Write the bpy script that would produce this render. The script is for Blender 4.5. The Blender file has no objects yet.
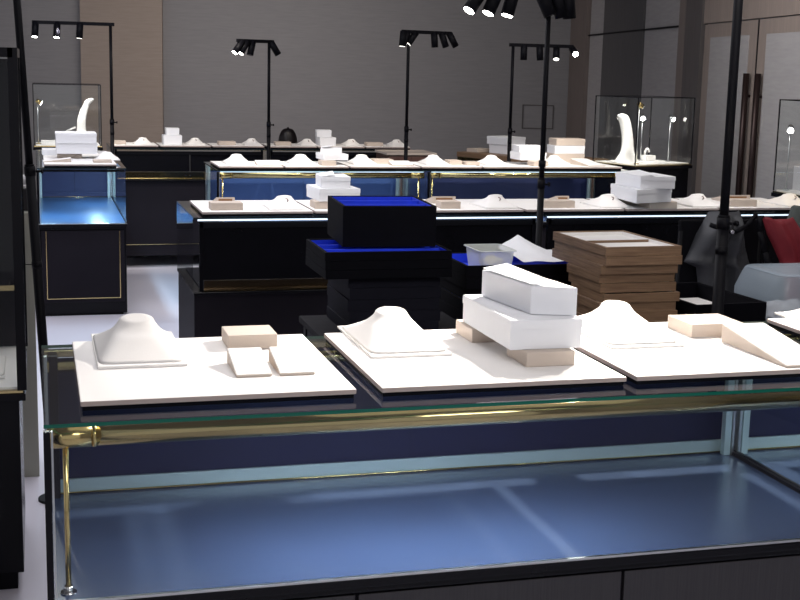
import bpy, bmesh, math, random
from mathutils import Vector, Matrix
random.seed(7)
R = math.radians
COL = bpy.context.scene.collection

# ------------------------------------------------------------------ materials
def mat(name, col, rough=.5, metal=0., noise=0., nscale=30., emit=None, estr=0., coat=0., spec=.5, bump=0., bscale=200., aniso=0.):
    m = bpy.data.materials.new(name); m.use_nodes = True
    nt = m.node_tree; b = nt.nodes['Principled BSDF']
    b.inputs['Base Color'].default_value = (*col, 1)
    b.inputs['Roughness'].default_value = rough
    b.inputs['Metallic'].default_value = metal
    b.inputs['Coat Weight'].default_value = coat
    b.inputs['Specular IOR Level'].default_value = spec
    b.inputs['Anisotropic'].default_value = aniso
    if emit:
        b.inputs['Emission Color'].default_value = (*emit, 1)
        b.inputs['Emission Strength'].default_value = estr
    if noise or bump:
        tc = nt.nodes.new('ShaderNodeTexCoord')
        n = nt.nodes.new('ShaderNodeTexNoise'); n.inputs['Scale'].default_value = nscale; n.inputs['Detail'].default_value = 4
        nt.links.new(tc.outputs['Object'], n.inputs['Vector'])
        if noise:
            mx = nt.nodes.new('ShaderNodeMix'); mx.data_type = 'RGBA'
            mx.inputs['A'].default_value = (*[c*(1-noise) for c in col], 1)
            mx.inputs['B'].default_value = (*[min(1, c*(1+noise)) for c in col], 1)
            nt.links.new(n.outputs['Fac'], mx.inputs['Factor'])
            nt.links.new(mx.outputs['Result'], b.inputs['Base Color'])
        if bump:
            n2 = nt.nodes.new('ShaderNodeTexNoise'); n2.inputs['Scale'].default_value = bscale
            nt.links.new(tc.outputs['Object'], n2.inputs['Vector'])
            bp = nt.nodes.new('ShaderNodeBump'); bp.inputs['Strength'].default_value = bump; bp.inputs['Distance'].default_value = .002
            nt.links.new(n2.outputs['Fac'], bp.inputs['Height']); nt.links.new(bp.outputs['Normal'], b.inputs['Normal'])
    return m

def stretched(name, c1, c2, rough, scale, vec, coat=0.):
    """wood grain / ribbed cloth: noise stretched along one axis"""
    m = bpy.data.materials.new(name); m.use_nodes = True
    nt = m.node_tree; b = nt.nodes['Principled BSDF']; b.inputs['Roughness'].default_value = rough; b.inputs['Coat Weight'].default_value = coat
    tc = nt.nodes.new('ShaderNodeTexCoord'); mp = nt.nodes.new('ShaderNodeMapping'); mp.inputs['Scale'].default_value = vec
    n = nt.nodes.new('ShaderNodeTexNoise'); n.inputs['Scale'].default_value = scale; n.inputs['Detail'].default_value = 5
    r = nt.nodes.new('ShaderNodeValToRGB'); r.color_ramp.elements[0].color = (*c1, 1); r.color_ramp.elements[1].color = (*c2, 1)
    r.color_ramp.elements[0].position = .3; r.color_ramp.elements[1].position = .7
    L = nt.links.new
    L(tc.outputs['Object'], mp.inputs['Vector']); L(mp.outputs['Vector'], n.inputs['Vector']); L(n.outputs['Fac'], r.inputs['Fac']); L(r.outputs['Color'], b.inputs['Base Color'])
    return m

def glass(name, tint=(.93, .97, .96), ior=1.45, gain=1.0):
    m = bpy.data.materials.new(name); m.use_nodes = True
    nt = m.node_tree; nt.nodes.clear()
    o = nt.nodes.new('ShaderNodeOutputMaterial'); mx = nt.nodes.new('ShaderNodeMixShader')
    t = nt.nodes.new('ShaderNodeBsdfTransparent'); t.inputs['Color'].default_value = (*tint, 1)
    g = nt.nodes.new('ShaderNodeBsdfGlossy'); g.inputs['Roughness'].default_value = .02
    f = nt.nodes.new('ShaderNodeFresnel'); f.inputs['IOR'].default_value = ior
    k = nt.nodes.new('ShaderNodeMath'); k.operation = 'MULTIPLY'; k.inputs[1].default_value = gain; k.use_clamp = True
    L = nt.links.new
    ge = nt.nodes.new('ShaderNodeNewGeometry'); iv = nt.nodes.new('ShaderNodeMath'); iv.operation = 'SUBTRACT'; iv.inputs[0].default_value = 1.
    L(ge.outputs['Backfacing'], iv.inputs[1]); kk = nt.nodes.new('ShaderNodeMath'); kk.operation = 'MULTIPLY'
    L(f.outputs['Fac'], kk.inputs[0]); L(iv.outputs[0], kk.inputs[1]); L(kk.outputs[0], k.inputs[0]); L(k.outputs[0], mx.inputs['Fac']); L(t.outputs[0], mx.inputs[1]); L(g.outputs[0], mx.inputs[2]); L(mx.outputs[0], o.inputs['Surface'])
    return m

def translucent(name, col, alpha):
    m = bpy.data.materials.new(name); m.use_nodes = True
    nt = m.node_tree; b = nt.nodes['Principled BSDF']
    b.inputs['Base Color'].default_value = (*col, 1); b.inputs['Roughness'].default_value = .35
    b.inputs['Alpha'].default_value = alpha
    return m

M = dict(
    white=mat('white_leatherette', (.83, .81, .79), .6, noise=.03, nscale=15, bump=.12, bscale=350),
    paper=mat('white_card', (.80, .81, .84), .55, noise=.02),
    cream=mat('beige_leatherette', (.53, .45, .385), .6, noise=.05, nscale=20, bump=.1, bscale=350),
    brown=mat('brown_felt', (.22, .11, .05), .8, noise=.15),
    edge=mat('tray_edge', (.36, .29, .27), .7, noise=.1),
    black=mat('black_lacquer', (.004, .004, .006), .25, spec=.16, noise=.2, nscale=8),
    blackm=mat('black_matt_metal', (.003, .003, .005), .55, spec=.12, noise=.2),
    charcoal=mat('charcoal_laminate', (.012, .0105, .015), .6, spec=.08, noise=.2, nscale=6),
    fascia=stretched('dark_grey_ribbed_laminate', (.018, .016, .02), (.03, .027, .03), .6, 12, (40, 40, .6)),
    navy=mat('navy_velvet_panel', (.008, .009, .045), .55, spec=.3, noise=.15, nscale=12),
    bluep=mat('blue_velvet_panel', (.03, .07, .22), .6, noise=.12, nscale=8),
    bluef=mat('blue_satin_floor', (.058, .082, .155), .27, noise=.1, nscale=5, spec=.5),
    teal=mat('pale_teal_metal', (.42, .52, .54), .35, metal=.3, noise=.06, nscale=9),
    brass=mat('polished_brass', (.62, .47, .20), .18, metal=1., noise=.12, nscale=6),
    brassd=mat('satin_brass', (.50, .40, .20), .12, metal=1., noise=.15, nscale=12),
    silver=mat('brushed_silver', (.55, .57, .58), .3, metal=1., noise=.08),
    chrome=mat('chrome', (.7, .7, .72), .08, metal=1.),
    reflgrey=mat('reflection_grey', (.30, .30, .26), .3, metal=.15, noise=.2, nscale=3),  # grey tone imitates what the left edge glass reflects
    gedge=mat('green_glass_edge', (.001, .095, .062), .15, spec=.6),
    dedge=mat('dark_glass_edge', (.012, .022, .026), .2, spec=.5),
    glass=glass('clear_glass', (.985, .995, .99)),
    brownm=mat('brown_mirror', (.13, .095, .06), .25, metal=1., noise=.1),
    bluee=mat('deep_blue_satin', (.03, .075, .17), .28, noise=.1),
    navy2=mat('navy_blue_panel', (.012, .018, .08), .55, noise=.1),
    glasst=glass('counter_glass', (.88, .92, .91), 1.45, 1.5),
    led=mat('led_diffuser', (.9, .95, 1), .4, emit=(.62, .82, 1), estr=5.),
    ledw=mat('led_glow_white', (.9, .95, 1), .4, emit=(.66, .82, 1), estr=1.3),
    ledc=mat('led_glow_cyan', (.8, .95, 1), .4, emit=(.45, .75, 1), estr=.9),
    warm=mat('lamp_lens', (1, 1, 1), .3, emit=(1, .95, .88), estr=30.),
    warmd=mat('lamp_lens_dim', (1, 1, 1), .3, emit=(1, .97, .88), estr=4.),
    box=mat('black_tray_leatherette', (.003, .003, .005), .7, spec=.06, noise=.25, bump=.15, bscale=400),
    boxs=mat('dark_grey_tray_leatherette', (.011, .011, .018), .65, spec=.08, noise=.2, bump=.15, bscale=400),
    felt=mat('royal_blue_felt', (.01, .05, .70), .8, noise=.18, nscale=30),
    walnut=stretched('walnut_wood', (.14, .078, .043), (.25, .155, .09), .5, 9, (1.2, 1.2, 26)),
    walnutd=stretched('dark_brown_wood', (.05, .025, .02), (.085, .045, .035), .5, 9, (1.2, 1.2, 26)),
    ribbed=stretched('ribbed_wall_cloth', (.065, .063, .066), (.10, .097, .10), .8, 10, (26, 26, .4)),
    wallg=stretched('grey_wall_cloth', (.235, .232, .242), (.265, .262, .27), .85, 5, (1, 1, 14)),
    wallb=stretched('beige_wall_cloth', (.30, .25, .215), (.34, .285, .245), .85, 5, (1, 1, 14)),
    walll=stretched('pale_wall_cloth', (.31, .30, .305), (.35, .34, .34), .85, 5, (1, 1, 10)),
    wallr=stretched('brown_wood_trim', (.15, .125, .115), (.19, .155, .14), .6, 5, (8, 8, .5)),
    wallrd=stretched('dark_wood_trim', (.07, .062, .062), (.095, .085, .083), .6, 5, (8, 8, .5)),
    wallrf=stretched('door_wood', (.23, .19, .17), (.28, .23, .20), .55, 5, (8, 8, .5)),
    floor=mat('pale_floor', (.62, .60, .68), .38, noise=.05, nscale=.8),
    jacket=mat('dark_grey_nylon', (.035, .037, .043), .55, noise=.3, nscale=12, bump=.5, bscale=25),
    jacketg=mat('grey_green_fabric', (.085, .10, .095), .8, noise=.2, nscale=10),
    red=mat('crimson_fabric', (.22, .012, .022), .7, noise=.3, nscale=9, bump=.4, bscale=30),
    tub=translucent('frosted_plastic', (.50, .60, .70), .38),
    bin=translucent('clear_plastic', (.80, .84, .80), .6),
    yellow=mat('yellow_tissue', (.75, .70, .38), .8, noise=.2),
    grey=mat('dark_grey_cloth', (.026, .025, .028), .85, spec=.1, noise=.2),
    dimw=mat('grey_white_cushion', (.55, .54, .55), .7, noise=.08),
    bronze=mat('dark_bronze', (.03, .017, .016), .35, metal=.6),
    gloss=mat('glossy_black_plastic', (.006, .004, .005), .38, spec=.25),
)

# ------------------------------------------------------------------ mesh helpers
class B:
    def __init__(s): s.bm = bmesh.new()
    def _mi(s, faces, i):
        for f in faces: f.material_index = i
    def box(s, x0, x1, y0, y1, z0, z1, bev=0., mi=0, rot=0., skew=None):
        c = Vector(((x0+x1)/2, (y0+y1)/2, (z0+z1)/2))
        r = bmesh.ops.create_cube(s.bm, size=1)
        vs = r['verts']
        for v in vs:
            p = Vector((v.co.x*(x1-x0), v.co.y*(y1-y0), v.co.z*(z1-z0)))
            if rot: p = Matrix.Rotation(rot, 3, 'Z') @ p
            v.co = p + c
        fs = set(f for v in vs for f in v.link_faces)
        s._mi(fs, mi)
        if bev:
            es = list(set(e for v in vs for e in v.link_edges))
            rr = bmesh.ops.bevel(s.bm, geom=es, offset=bev, segments=2, affect='EDGES', profile=.6)
            s._mi(rr['faces'], mi)
        return s
    def prism(s, pts, z0, z1, mi=0, bev=0., top=None):
        top = top or pts
        a = [s.bm.verts.new((x, y, z0)) for x, y in pts]; b = [s.bm.verts.new((x, y, z1)) for x, y in top]
        n = len(pts); fs = [s.bm.faces.new(list(reversed(a))), s.bm.faces.new(b)]
        for i in range(n): fs.append(s.bm.faces.new((a[i], a[(i+1) % n], b[(i+1) % n], b[i])))
        s._mi(fs, mi)
        if bev:
            es = list(set(e for f in fs for e in f.edges))
            bmesh.ops.bevel(s.bm, geom=es, offset=bev, segments=2, affect='EDGES')
        return s
    def profile_x(s, yz, x0, x1, mi=0, bev=0.):
        """polygon in the y/z plane extruded along x"""
        a = [s.bm.verts.new((x0, y, z)) for y, z in yz]; b = [s.bm.verts.new((x1, y, z)) for y, z in yz]
        n = len(yz); fs = [s.bm.faces.new(list(reversed(a))), s.bm.faces.new(b)]
        for i in range(n): fs.append(s.bm.faces.new((a[i], a[(i+1) % n], b[(i+1) % n], b[i])))
        s._mi(fs, mi)
        bmesh.ops.recalc_face_normals(s.bm, faces=fs)
        if bev:
            es = list(set(e for f in fs for e in f.edges))
            bmesh.ops.bevel(s.bm, geom=es, offset=bev, segments=2, affect='EDGES')
        return s
    def cyl(s, p0, p1, r0, r1=None, seg=20, mi=0, caps=True):
        r1 = r0 if r1 is None else r1
        p0, p1 = Vector(p0), Vector(p1); d = (p1-p0); L = d.length
        q = Vector((0, 0, 1)).rotation_difference(d.normalized())
        rings = []
        for p, r in ((p0, r0), (p1, r1)):
            rings.append([s.bm.verts.new(p + q @ Vector((r*math.cos(2*math.pi*i/seg), r*math.sin(2*math.pi*i/seg), 0))) for i in range(seg)])
        a, b = rings
        fs = [s.bm.faces.new((a[i], a[(i+1) % seg], b[(i+1) % seg], b[i])) for i in range(seg)]
        for f in fs: f.smooth = True
        if caps: fs += [s.bm.faces.new(list(reversed(a))), s.bm.faces.new(b)]
        s._mi(fs, mi)
        return s
    def rings(s, rs, cap=True, mi=0, smooth=True):
        """loft through closed rings of equal point count"""
        V = [[s.bm.verts.new(p) for p in r] for r in rs]; n = len(rs[0]); fs = []
        for a, b in zip(V, V[1:]):
            for i in range(n): fs.append(s.bm.faces.new((a[i], a[(i+1) % n], b[(i+1) % n], b[i])))
        for f in fs: f.smooth = smooth
        if cap: fs += [s.bm.faces.new(list(reversed(V[0]))), s.bm.faces.new(V[-1])]
        s._mi(fs, mi)
        bmesh.ops.recalc_face_normals(s.bm, faces=fs)
        return s
    def tube(s, pts, r, seg=10, mi=0):
        for a, b in zip(pts, pts[1:]): s.cyl(a, b, r, seg=seg, mi=mi)
        return s
    def build(s, name, m, parent=None, loc=None):
        me = bpy.data.meshes.new(name); s.bm.to_mesh(me); s.bm.free()
        for k in (m if isinstance(m, (list, tuple)) else [m]): me.materials.append(k)
        o = bpy.data.objects.new(name, me); COL.objects.link(o)
        if parent: o.parent = parent
        if loc: o.location = loc
        return o

def tag(o, label, cat, group=None, kind=None):
    if label: o['label'] = label
    if cat: o['category'] = cat
    if group: o['group'] = group
    if kind: o['kind'] = kind
    return o
def thing(name, label, cat, loc=(0, 0, 0), rz=0, group=None):
    o = bpy.data.objects.new(name, None); COL.objects.link(o)
    o.location = loc; o.rotation_euler = (0, 0, rz); o.empty_display_size = .1
    return tag(o, label, cat, group)
def struct(o): o['kind'] = 'structure'; return o
def dup(root, loc, rz=0, label=None, group=None, scale=None):
    r = root.copy(); COL.objects.link(r); r.location = loc; r.rotation_euler = (0, 0, rz)
    if label: r['label'] = label
    if group: r['group'] = group
    if scale: r.scale = scale
    for ch in list(root.children):
        c = ch.copy(); COL.objects.link(c); c.parent = r
        for g in list(ch.children):
            d = g.copy(); COL.objects.link(d); d.parent = c
    return r

# ------------------------------------------------------------------ the room
CX, CY = 6.55, 15.42                       # far right corner of the room
A = R(10.9)
def rw(s, d=0.):                            # point on the right wall, s metres from the corner; d metres into the room
    return (CX - math.sin(A)*s - math.cos(A)*d, CY - math.cos(A)*s + math.sin(A)*d)
def bw(s, d=0.):                            # point on the back wall
    return (CX - math.cos(A)*s - math.sin(A)*d, CY + math.sin(A)*s - math.cos(A)*d)
CEIL = 3.3
def slab(name, f, s0, s1, d0, d1, z0, z1, m, parent=None):
    b = B(); b.prism([f(s0, d0), f(s1, d0), f(s1, d1), f(s0, d1)], z0, z1)
    bmesh.ops.recalc_face_normals(b.bm, faces=b.bm.faces[:])
    return b.build(name, m, parent)
fl = B(); fl.box(-5, 8.5, -2.5, 19, -.1, 0)
struct(fl.build('floor', M['floor']))
fl = B(); fl.box(-5, 8.5, -2.5, 19, CEIL, CEIL+.1)
struct(fl.build('ceiling', mat('ceiling_paint', (.25, .24, .24), .9, noise=.04)))
struct(slab('wall_back', bw, -.2, 11.5, -.12, 0, 0, CEIL, M['wallg']))
struct(slab('wall_right', rw, 0, 17, -.12, 0, 0, CEIL, M['walll']))
n = 0
def trim(f, s0, s1, d, z0, z1, m):
    global n; n += 1
    return struct(slab('trim_%d' % n, f, s0, s1, 0, d, z0, z1, m))
trim(bw, 5.11, 6.09, .10, 0, CEIL, M['wallb'])          # pilaster on the back wall
trim(bw, 9.3, 10.2, .10, 0, CEIL, M['wallb'])
trim(rw, .02, .91, .05, 0, CEIL, M['wallr'])
trim(rw, 1.65, 3.35, .02, 0, CEIL, M['ribbed'])
trim(rw, 4.61, 4.91, .03, 0, CEIL, M['wallr'])
trim(rw, 4.91, 5.37, .06, 0, CEIL, M['wallrd'])
trim(rw, 5.37, 8.05, .04, 2.08, CEIL, M['wallrf'])
trim(rw, 8.05, 8.5, .06, 0, CEIL, M['wallr'])
trim(rw, .92, 4.6, .028, 2.075, 2.09, M['blackm'])       # shadow joint across the panels
# air grille outline on the back wall
g = B()
for a_, b_, z0, z1 in ((.22, .62, 1.22, 1.23), (.22, .62, .93, .94)): g.prism([bw(a_, 0), bw(b_, 0), bw(b_, .012), bw(a_, .012)], z0, z1)
for a_ in (.22, .61): g.prism([bw(a_, 0), bw(a_+.01, 0), bw(a_+.01, .012), bw(a_, .012)], .93, 1.23)
bmesh.ops.recalc_face_normals(g.bm, faces=g.bm.faces[:])
struct(g.build('trim_20', M['wallrd']))
# double door
for k, (s0, s1) in enumerate(((5.39, 6.68), (6.70, 7.99))):
    d = thing('door_%d' % (k+1), None, None); struct(d)
    slab('door_leaf', rw, s0, s1, .0, .03, .01, 2.07, M['wallrf'], d)
    slab('door_panel', rw, s0+.18, s1-.18, .03, .036, .2, 1.96, M['walll'], d)
    hs = s1-.24 if k == 0 else s0-.02+.0
    hs = 6.60 if k == 0 else 6.85
    h = B()
    p, q = rw(hs, .07), rw(hs, .03)
    h.cyl((*p, .35), (*p, 1.67), .024, seg=12)
    for z in (.55, 1.50): h.cyl((*q, z), (*p, z), .012, seg=8)
    h.build('door_handle', M['bronze'], d)
    if k == 0:
        g = B(); g.prism([rw(6.68, .0), rw(6.70, .0), rw(6.70, .034), rw(6.68, .034)], .01, 2.07)
        bmesh.ops.recalc_face_normals(g.bm, faces=g.bm.faces[:]); g.build('door_seal', M['blackm'], d)

# ------------------------------------------------------------------ display counters
def counter(name, label, loc, rz, W, D=.72, H=.97, back=None, floor=None, glow=False, rear=True, sides='lr', tube=True, lpost=None, led=3., fascia=True, group=None, endlines=False, top_only=False, ledx=(.05, .95)):
    t = thing(name, label, 'display counter', loc, rz, group)
    lstrip = (M['charcoal'] if back is M['charcoal'] else M['navy2']) if (back is M['charcoal'] or endlines) else M['teal']; back = back or M['navy']; floor = floor or M['bluef']
    B().box(.03, W-.03, .045, D-.04, 0, .02).build('plinth', M['blackm'], t)
    B().box(.004, W-.004, .03, D-.012, .014, .575, .003).build('base_cabinet', M['charcoal'] if fascia else M['black'], t)
    nP = max(1, round(W/.62)); w = (W-.03)/nP
    for i in range(nP):
        B().box(.015+i*w+.004, .015+(i+1)*w-.004, .018, .032, .09, .565, .002).build('front_panel', M['fascia'] if fascia else M['charcoal'], t)
    b = B(); b.box(0, W, -.004, D, .588, .608, .004); b.box(.004, W-.004, .008, D-.008, .573, .590, .003)
    b.build('sill', M['black'], t)
    B().box(.0, W, -.002, .006, .606, .613, .001).build('front_trim', M['silver'], t)
    B().box(.006, W-.006, .006, D-.03, .606, .6125).build('interior_floor', floor, t)
    # light strip along the foot of the back, with a brass bead
    ls = B(); ls.box(.02, W-.02, D-.062, D-.052, .6125, .648, .001); ls = ls.build('light_strip', lstrip, t)
    B().cyl((.02, D-.066, .6155), (W-.02, D-.066, .6155), .0028, seg=8).build('bead', M['brassd'], ls)
    for i in range(2):
        a, c = (.012, W/2-.001) if i == 0 else (W/2+.001, W-.012)
        B().box(a, c, D-.040+.006*i, D-.034+.006*i, .6125, .945).build('sliding_panel', back, t)
    for px in (.016, W-.036):
        B().box(px, px+.02, D-.095, D-.075, .6125, .962, .002).build('frame_post', lpost if (lpost and px < .5) else M['teal'], t)
        B().box(px-.012 if px < .5 else px+.022, px-.004 if px < .5 else px+.030, D-.095, D-.075, .6125, .962, .001).build('frame_post', M['silver'], t)
    B().box(0.001, .010, .01, D-.04, .6125, .622).build('base_channel', M['charcoal'], t)
    B().box(W-.010, W-.001, .01, D-.04, .6125, .622).build('base_channel', M['charcoal'], t)
    if 'l' in sides: B().box(0, .006, .0, D-.03, .614, .9615).build('side_pane', M['glass'], t)
    if 'r' in sides: B().box(W-.006, W, .0, D-.03, .614, .9615).build('side_pane', M['glass'], t)
    B().box(.007, W-.007, 0, .006, .614, .9615).build('front_pane', M['glass'], t)
    g = B(); g.box(0, W, 0, D, .9625, H, 0)
    for f in g.bm.faces: f.material_index = 0 if abs(f.normal.z) > .5 else 1
    g.build('glass_top', [M['glasst'], M['gedge'] if fascia else M['dedge']], t)
    # brass light tube under the front edge of the glass
    r_ = .021; yy, zz = .042, .933
    B().box(-.001, .012, -.002, .016, .6125, .955, .001).build('corner_post', M['black'], t)
    B().box(.013, .017, .004, .010, .6125, .955).build('corner_trim', M['silver'], t)
    rt = B(); rt.cyl((.012, D-.030, .925), (W-.012, D-.030, .925), .018, seg=24); rt.build('rear_tube', M['brassd'], t)
    tb = B()
    if tube: tb.cyl((.012, yy, zz), (W-.012, yy, zz), r_, seg=28)
    else: tb.box(.012, W-.012, .01, .03, .945, .959, .002)
    tb = tb.build('light_tube' if tube else 'top_rail', M['brassd'] if tube else M['black'], t)
    for x0, x1 in ((.006, .095), (W-.095, W-.006)) if tube else ():
        e = B(); e.cyl((x0, yy, zz), (x1, yy, zz), r_+.0015, seg=28)
        xr = x1 if x0 < .5*W else x0
        e.cyl((xr-.003, yy, zz), (xr+.003, yy, zz), r_+.0022, seg=28); e.build('end_cap', M['brass'], tb)
    if tube: B().box(.07, W-.07, yy+.014, yy+.024, zz-.018, zz-.012).build('led_diffuser', M['led'], tb)
    for x in (.040, W-.040) if tube else ():
        rd = B(); rd.cyl((x, yy, .615), (x, yy, zz-.015), .0055, seg=14); rd = rd.build('support_rod', M['brass'], t)
        fb = B(); fb.cyl((x, yy, .6125), (x, yy, .616), .016, seg=20); fb.cyl((x, yy, .616), (x, yy, .628), .0085, seg=16); fb.build('rod_foot', M['chrome'], rd)
    # rear rail, brass
    B().box(.006, W-.006, D-.030, D-.004, .945, .9615, .002).build('rear_rail', M['brassd'], t)
    if glow:
        B().box(.02, W-.02, -.002, .0005, .9565, .9600).build('glow_strip', M['ledc'], t)
    if endlines:       # gold inlay on the end / front panel
        b = B(); x0, x1 = .045, W-.045
        for bx in ((x0, x0+.005, .12, .56), (x1-.005, x1, .12, .56), (x0, x1, .115, .12)): b.box(bx[0], bx[1], .014, .019, bx[2], bx[3])
        b.build('gold_inlay', M['brassd'], t)
    # real light from the tube
    if led:
        li = bpy.data.lights.new('tube_light', 'AREA'); li.shape = 'RECTANGLE'; li.size = W*(ledx[1]-ledx[0]); li.size_y = .02; li.energy = led; li.color = (.66, .81, 1)
        lo = bpy.data.objects.new('tube_light', li); COL.objects.link(lo); lo.parent = t
        lo.location = (W*(ledx[0]+ledx[1])/2, .075, .915); lo.rotation_euler = (R(12), 0, 0)
    return t

def rear_counter(name, label, loc, W, D=.72, brass=(.636, .68), glow=False, group=None, foot=0., foot_in=.07, recess=.95, led=2.5):
    """a counter seen from its staff side: local y=0 is the staff side that faces the camera"""
    t = thing(name, label, 'display counter', loc, 0, group)
    B().box(.06, W-.06, foot_in, D-.02, 0, max(.07, foot), .002).build('plinth', M['blackm'] if foot == 0 else M['dimw'], t)
    zb = brass[0]-.012
    bc = B(); bc.box(.004, W-.004, .02, D-.02, foot if foot else .05, zb, .003); bc = bc.build('base_cabinet', M['charcoal'], t)
    B().box(.05, W-.05, .014, .021, .19 if foot else .12, .195 if foot else .124).build('inlay_line', M['brassd'], bc)
    b = B(); b.box(0, W, -.002, D+.004, zb-.008, zb+.006, .003); b.build('sill', M['black'], t)
    tr = B(); tr.box(.05, W-.05, .028, .034, brass[0], brass[1]); tr.profile_x([(.0, brass[0]-.004), (.034, brass[0]-.004), (.034, brass[0]+.002), (.0, brass[0]+.003)], .045, W-.05)
    tr.box(.05, W-.05, .018, .034, brass[1]-.003, brass[1])
    tr = tr.build('brass_track', M['brassd'] if foot else M['brownm'], t)
    if not foot:
        B().box(.045, W-.045, -.001, .003, brass[0]-.004, brass[0]+.003).build('track_edge', M['brassd'], tr)
    for x in (W*.47, W*.5):
        B().cyl((x, .03, (brass[0]+brass[1])/2), (x, .012, (brass[0]+brass[1])/2), .006, seg=10).build('lock_pin', M['chrome'], tr)
    for i in range(2):
        a, c = (.045, W/2-.002) if i == 0 else (W/2+.002, W-.045)
        B().box(a, c, .022+.008*i, .030+.008*i, brass[1]+.002, recess-.03, .001).build('sliding_door', M['black'], t)
    B().box(.03, W-.03, .016, .04, recess-.03, recess-.004, .002).build('top_rail', M['blackm'], t)
    for x in (.028, W-.046):
        B().box(x, x+.018, .016, .04, zb, .962, .001).build('corner_post', M['black'], t)
    B().box(.04, W-.04, .05, D-.02, zb+.004, zb+.012).build('interior_floor', M['charcoal'], t)
    for x in (0, W-.006): B().box(x, x+.006, .03, D, zb+.006, .9615).build('side_pane', M['glass'], t)
    B().box(.007, W-.007, D-.006, D, zb+.006, .9615).build('front_pane', M['glass'], t)
    g = B(); g.box(0, W, 0, D, .962, .97, 0)
    for f in g.bm.faces: f.material_index = 0 if abs(f.normal.z) > .5 else 1
    g.build('glass_top', [M['glasst'], M['dedge']], t)
    tb = B(); tb.cyl((.012, D-.042, .933), (W-.012, D-.042, .933), .021, seg=20); tb.build('light_tube', M['brassd'], t)
    if glow: B().box(.02, W-.02, .001, .012, .9545, .9615).build('glow_strip', M['ledw'], t)
    return t

# foreground row
cA = counter('display_counter', 'glass counter across the foreground with brass light tube and blue floor', (0, 2.46, 0), 0, 1.85, led=5.5, lpost=M['charcoal'], ledx=(.20, .66))
cB = counter('display_counter', 'glass counter cut off by the right edge, right of the foreground counter', (1.853, 2.46, 0), 0, 1.85, led=5., ledx=(.1, .6))


# second row, staff side towards us
r2 = [rear_counter('display_counter', 'black-backed counter of the second row with bare left glass end, brass track below', (.67, 5.8, 0), 1.675, glow=True),
      rear_counter('display_counter', 'black-backed counter of the second row behind the wooden trays, right half', (2.352, 5.8, 0), 1.675, glow=True)]
# third row, glass front towards us
c3 = [counter('display_counter', 'glass-fronted blue-lit counter of the third row, left one with bright blue back', (1.13, 8.44, 0), 0, 1.42, back=M['bluep'], glow=True, led=5., fascia=False),
      counter('display_counter', 'glass-fronted counter of the third row, right one with dark navy back', (2.565, 8.44, 0), 0, 1.49, back=M['navy2'], glow=True, led=2.2, fascia=False)]
# fourth row
r4 = [rear_counter('display_counter', 'dark counter of the farthest row, left one with brass band', (.575, 10.58, 0), 1.25, brass=(.725, .78), foot=.10, foot_in=.62),
      rear_counter('display_counter', 'dark counter of the farthest row, right one ending at the brown cabinet', (1.83, 10.58, 0), 1.25, brass=(.725, .78), foot=.10, foot_in=.62)]
# left counter seen end-on
cE = counter('display_counter', 'end-on blue-lit glass counter at left on black base with gold inlay', (.0, 8.58, 0), 0, .56, D=1.75, back=M['navy2'], floor=M['bluee'], led=0, fascia=False, endlines=True, tube=False)
for (x_, y, e) in ((.42, .30, 9), (.42, 1.1, 5), (.07, .35, 5)):
    li = bpy.data.lights.new('tube_light', 'AREA'); li.shape = 'RECTANGLE'; li.size = .04; li.size_y = .5; li.energy = e; li.color = (.50, .78, 1)
    lo = bpy.data.objects.new('tube_light', li); COL.objects.link(lo); lo.location = (x_, 8.58+y, .93)
# oblique wooden counter behind the third row
def wood_counter():
    t = thing('corner_counter', 'brown wooden counter set at an angle behind the third row', 'counter', (3.42, 10.40, 0), R(-66))
    W, D = 1.12, .6
    B().box(.05, W-.05, .05, D-.05, 0, .08).build('plinth', M['blackm'], t)
    B().box(.0, W, .01, D-.01, .07, .90, .004).build('base_cabinet', M['walnutd'], t)
    for i in range(2): B().box(.02+i*W/2, W/2-.02+i*W/2, -.002, .012, .11, .86, .002).build('front_panel', M['walnutd'], t)
    B().box(-.005, W+.005, -.008, D+.005, .90, .93, .003).build('brass_band', M['brassd'], t)
    B().box(-.01, W+.01, -.012, D+.01, .93, .97, .004).build('worktop', M['walnut'], t)
wood_counter()
def brown_cabinet():
    t = thing('storage_cabinet', 'small reddish-brown cabinet with pale top beside the farthest row', 'cabinet', (2.70, 10.02, 0))
    B().box(.0, .40, 0, .36, .05, .965, .003).build('carcass', M['walnutd'], t)
    B().box(.02, .38, .02, .34, 0, .05).build('plinth', M['blackm'], t)
    for i in range(2): B().box(.012+i*.19, .198+i*.19, -.008, .001, .08, .95, .002).build('door', mat('red_brown_laminate', (.10, .045, .035), .5, noise=.1), t)
    B().box(-.01, .41, -.015, .37, .965, .983, .002).build('top_board', M['cream'], t)
brown_cabinet()

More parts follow.
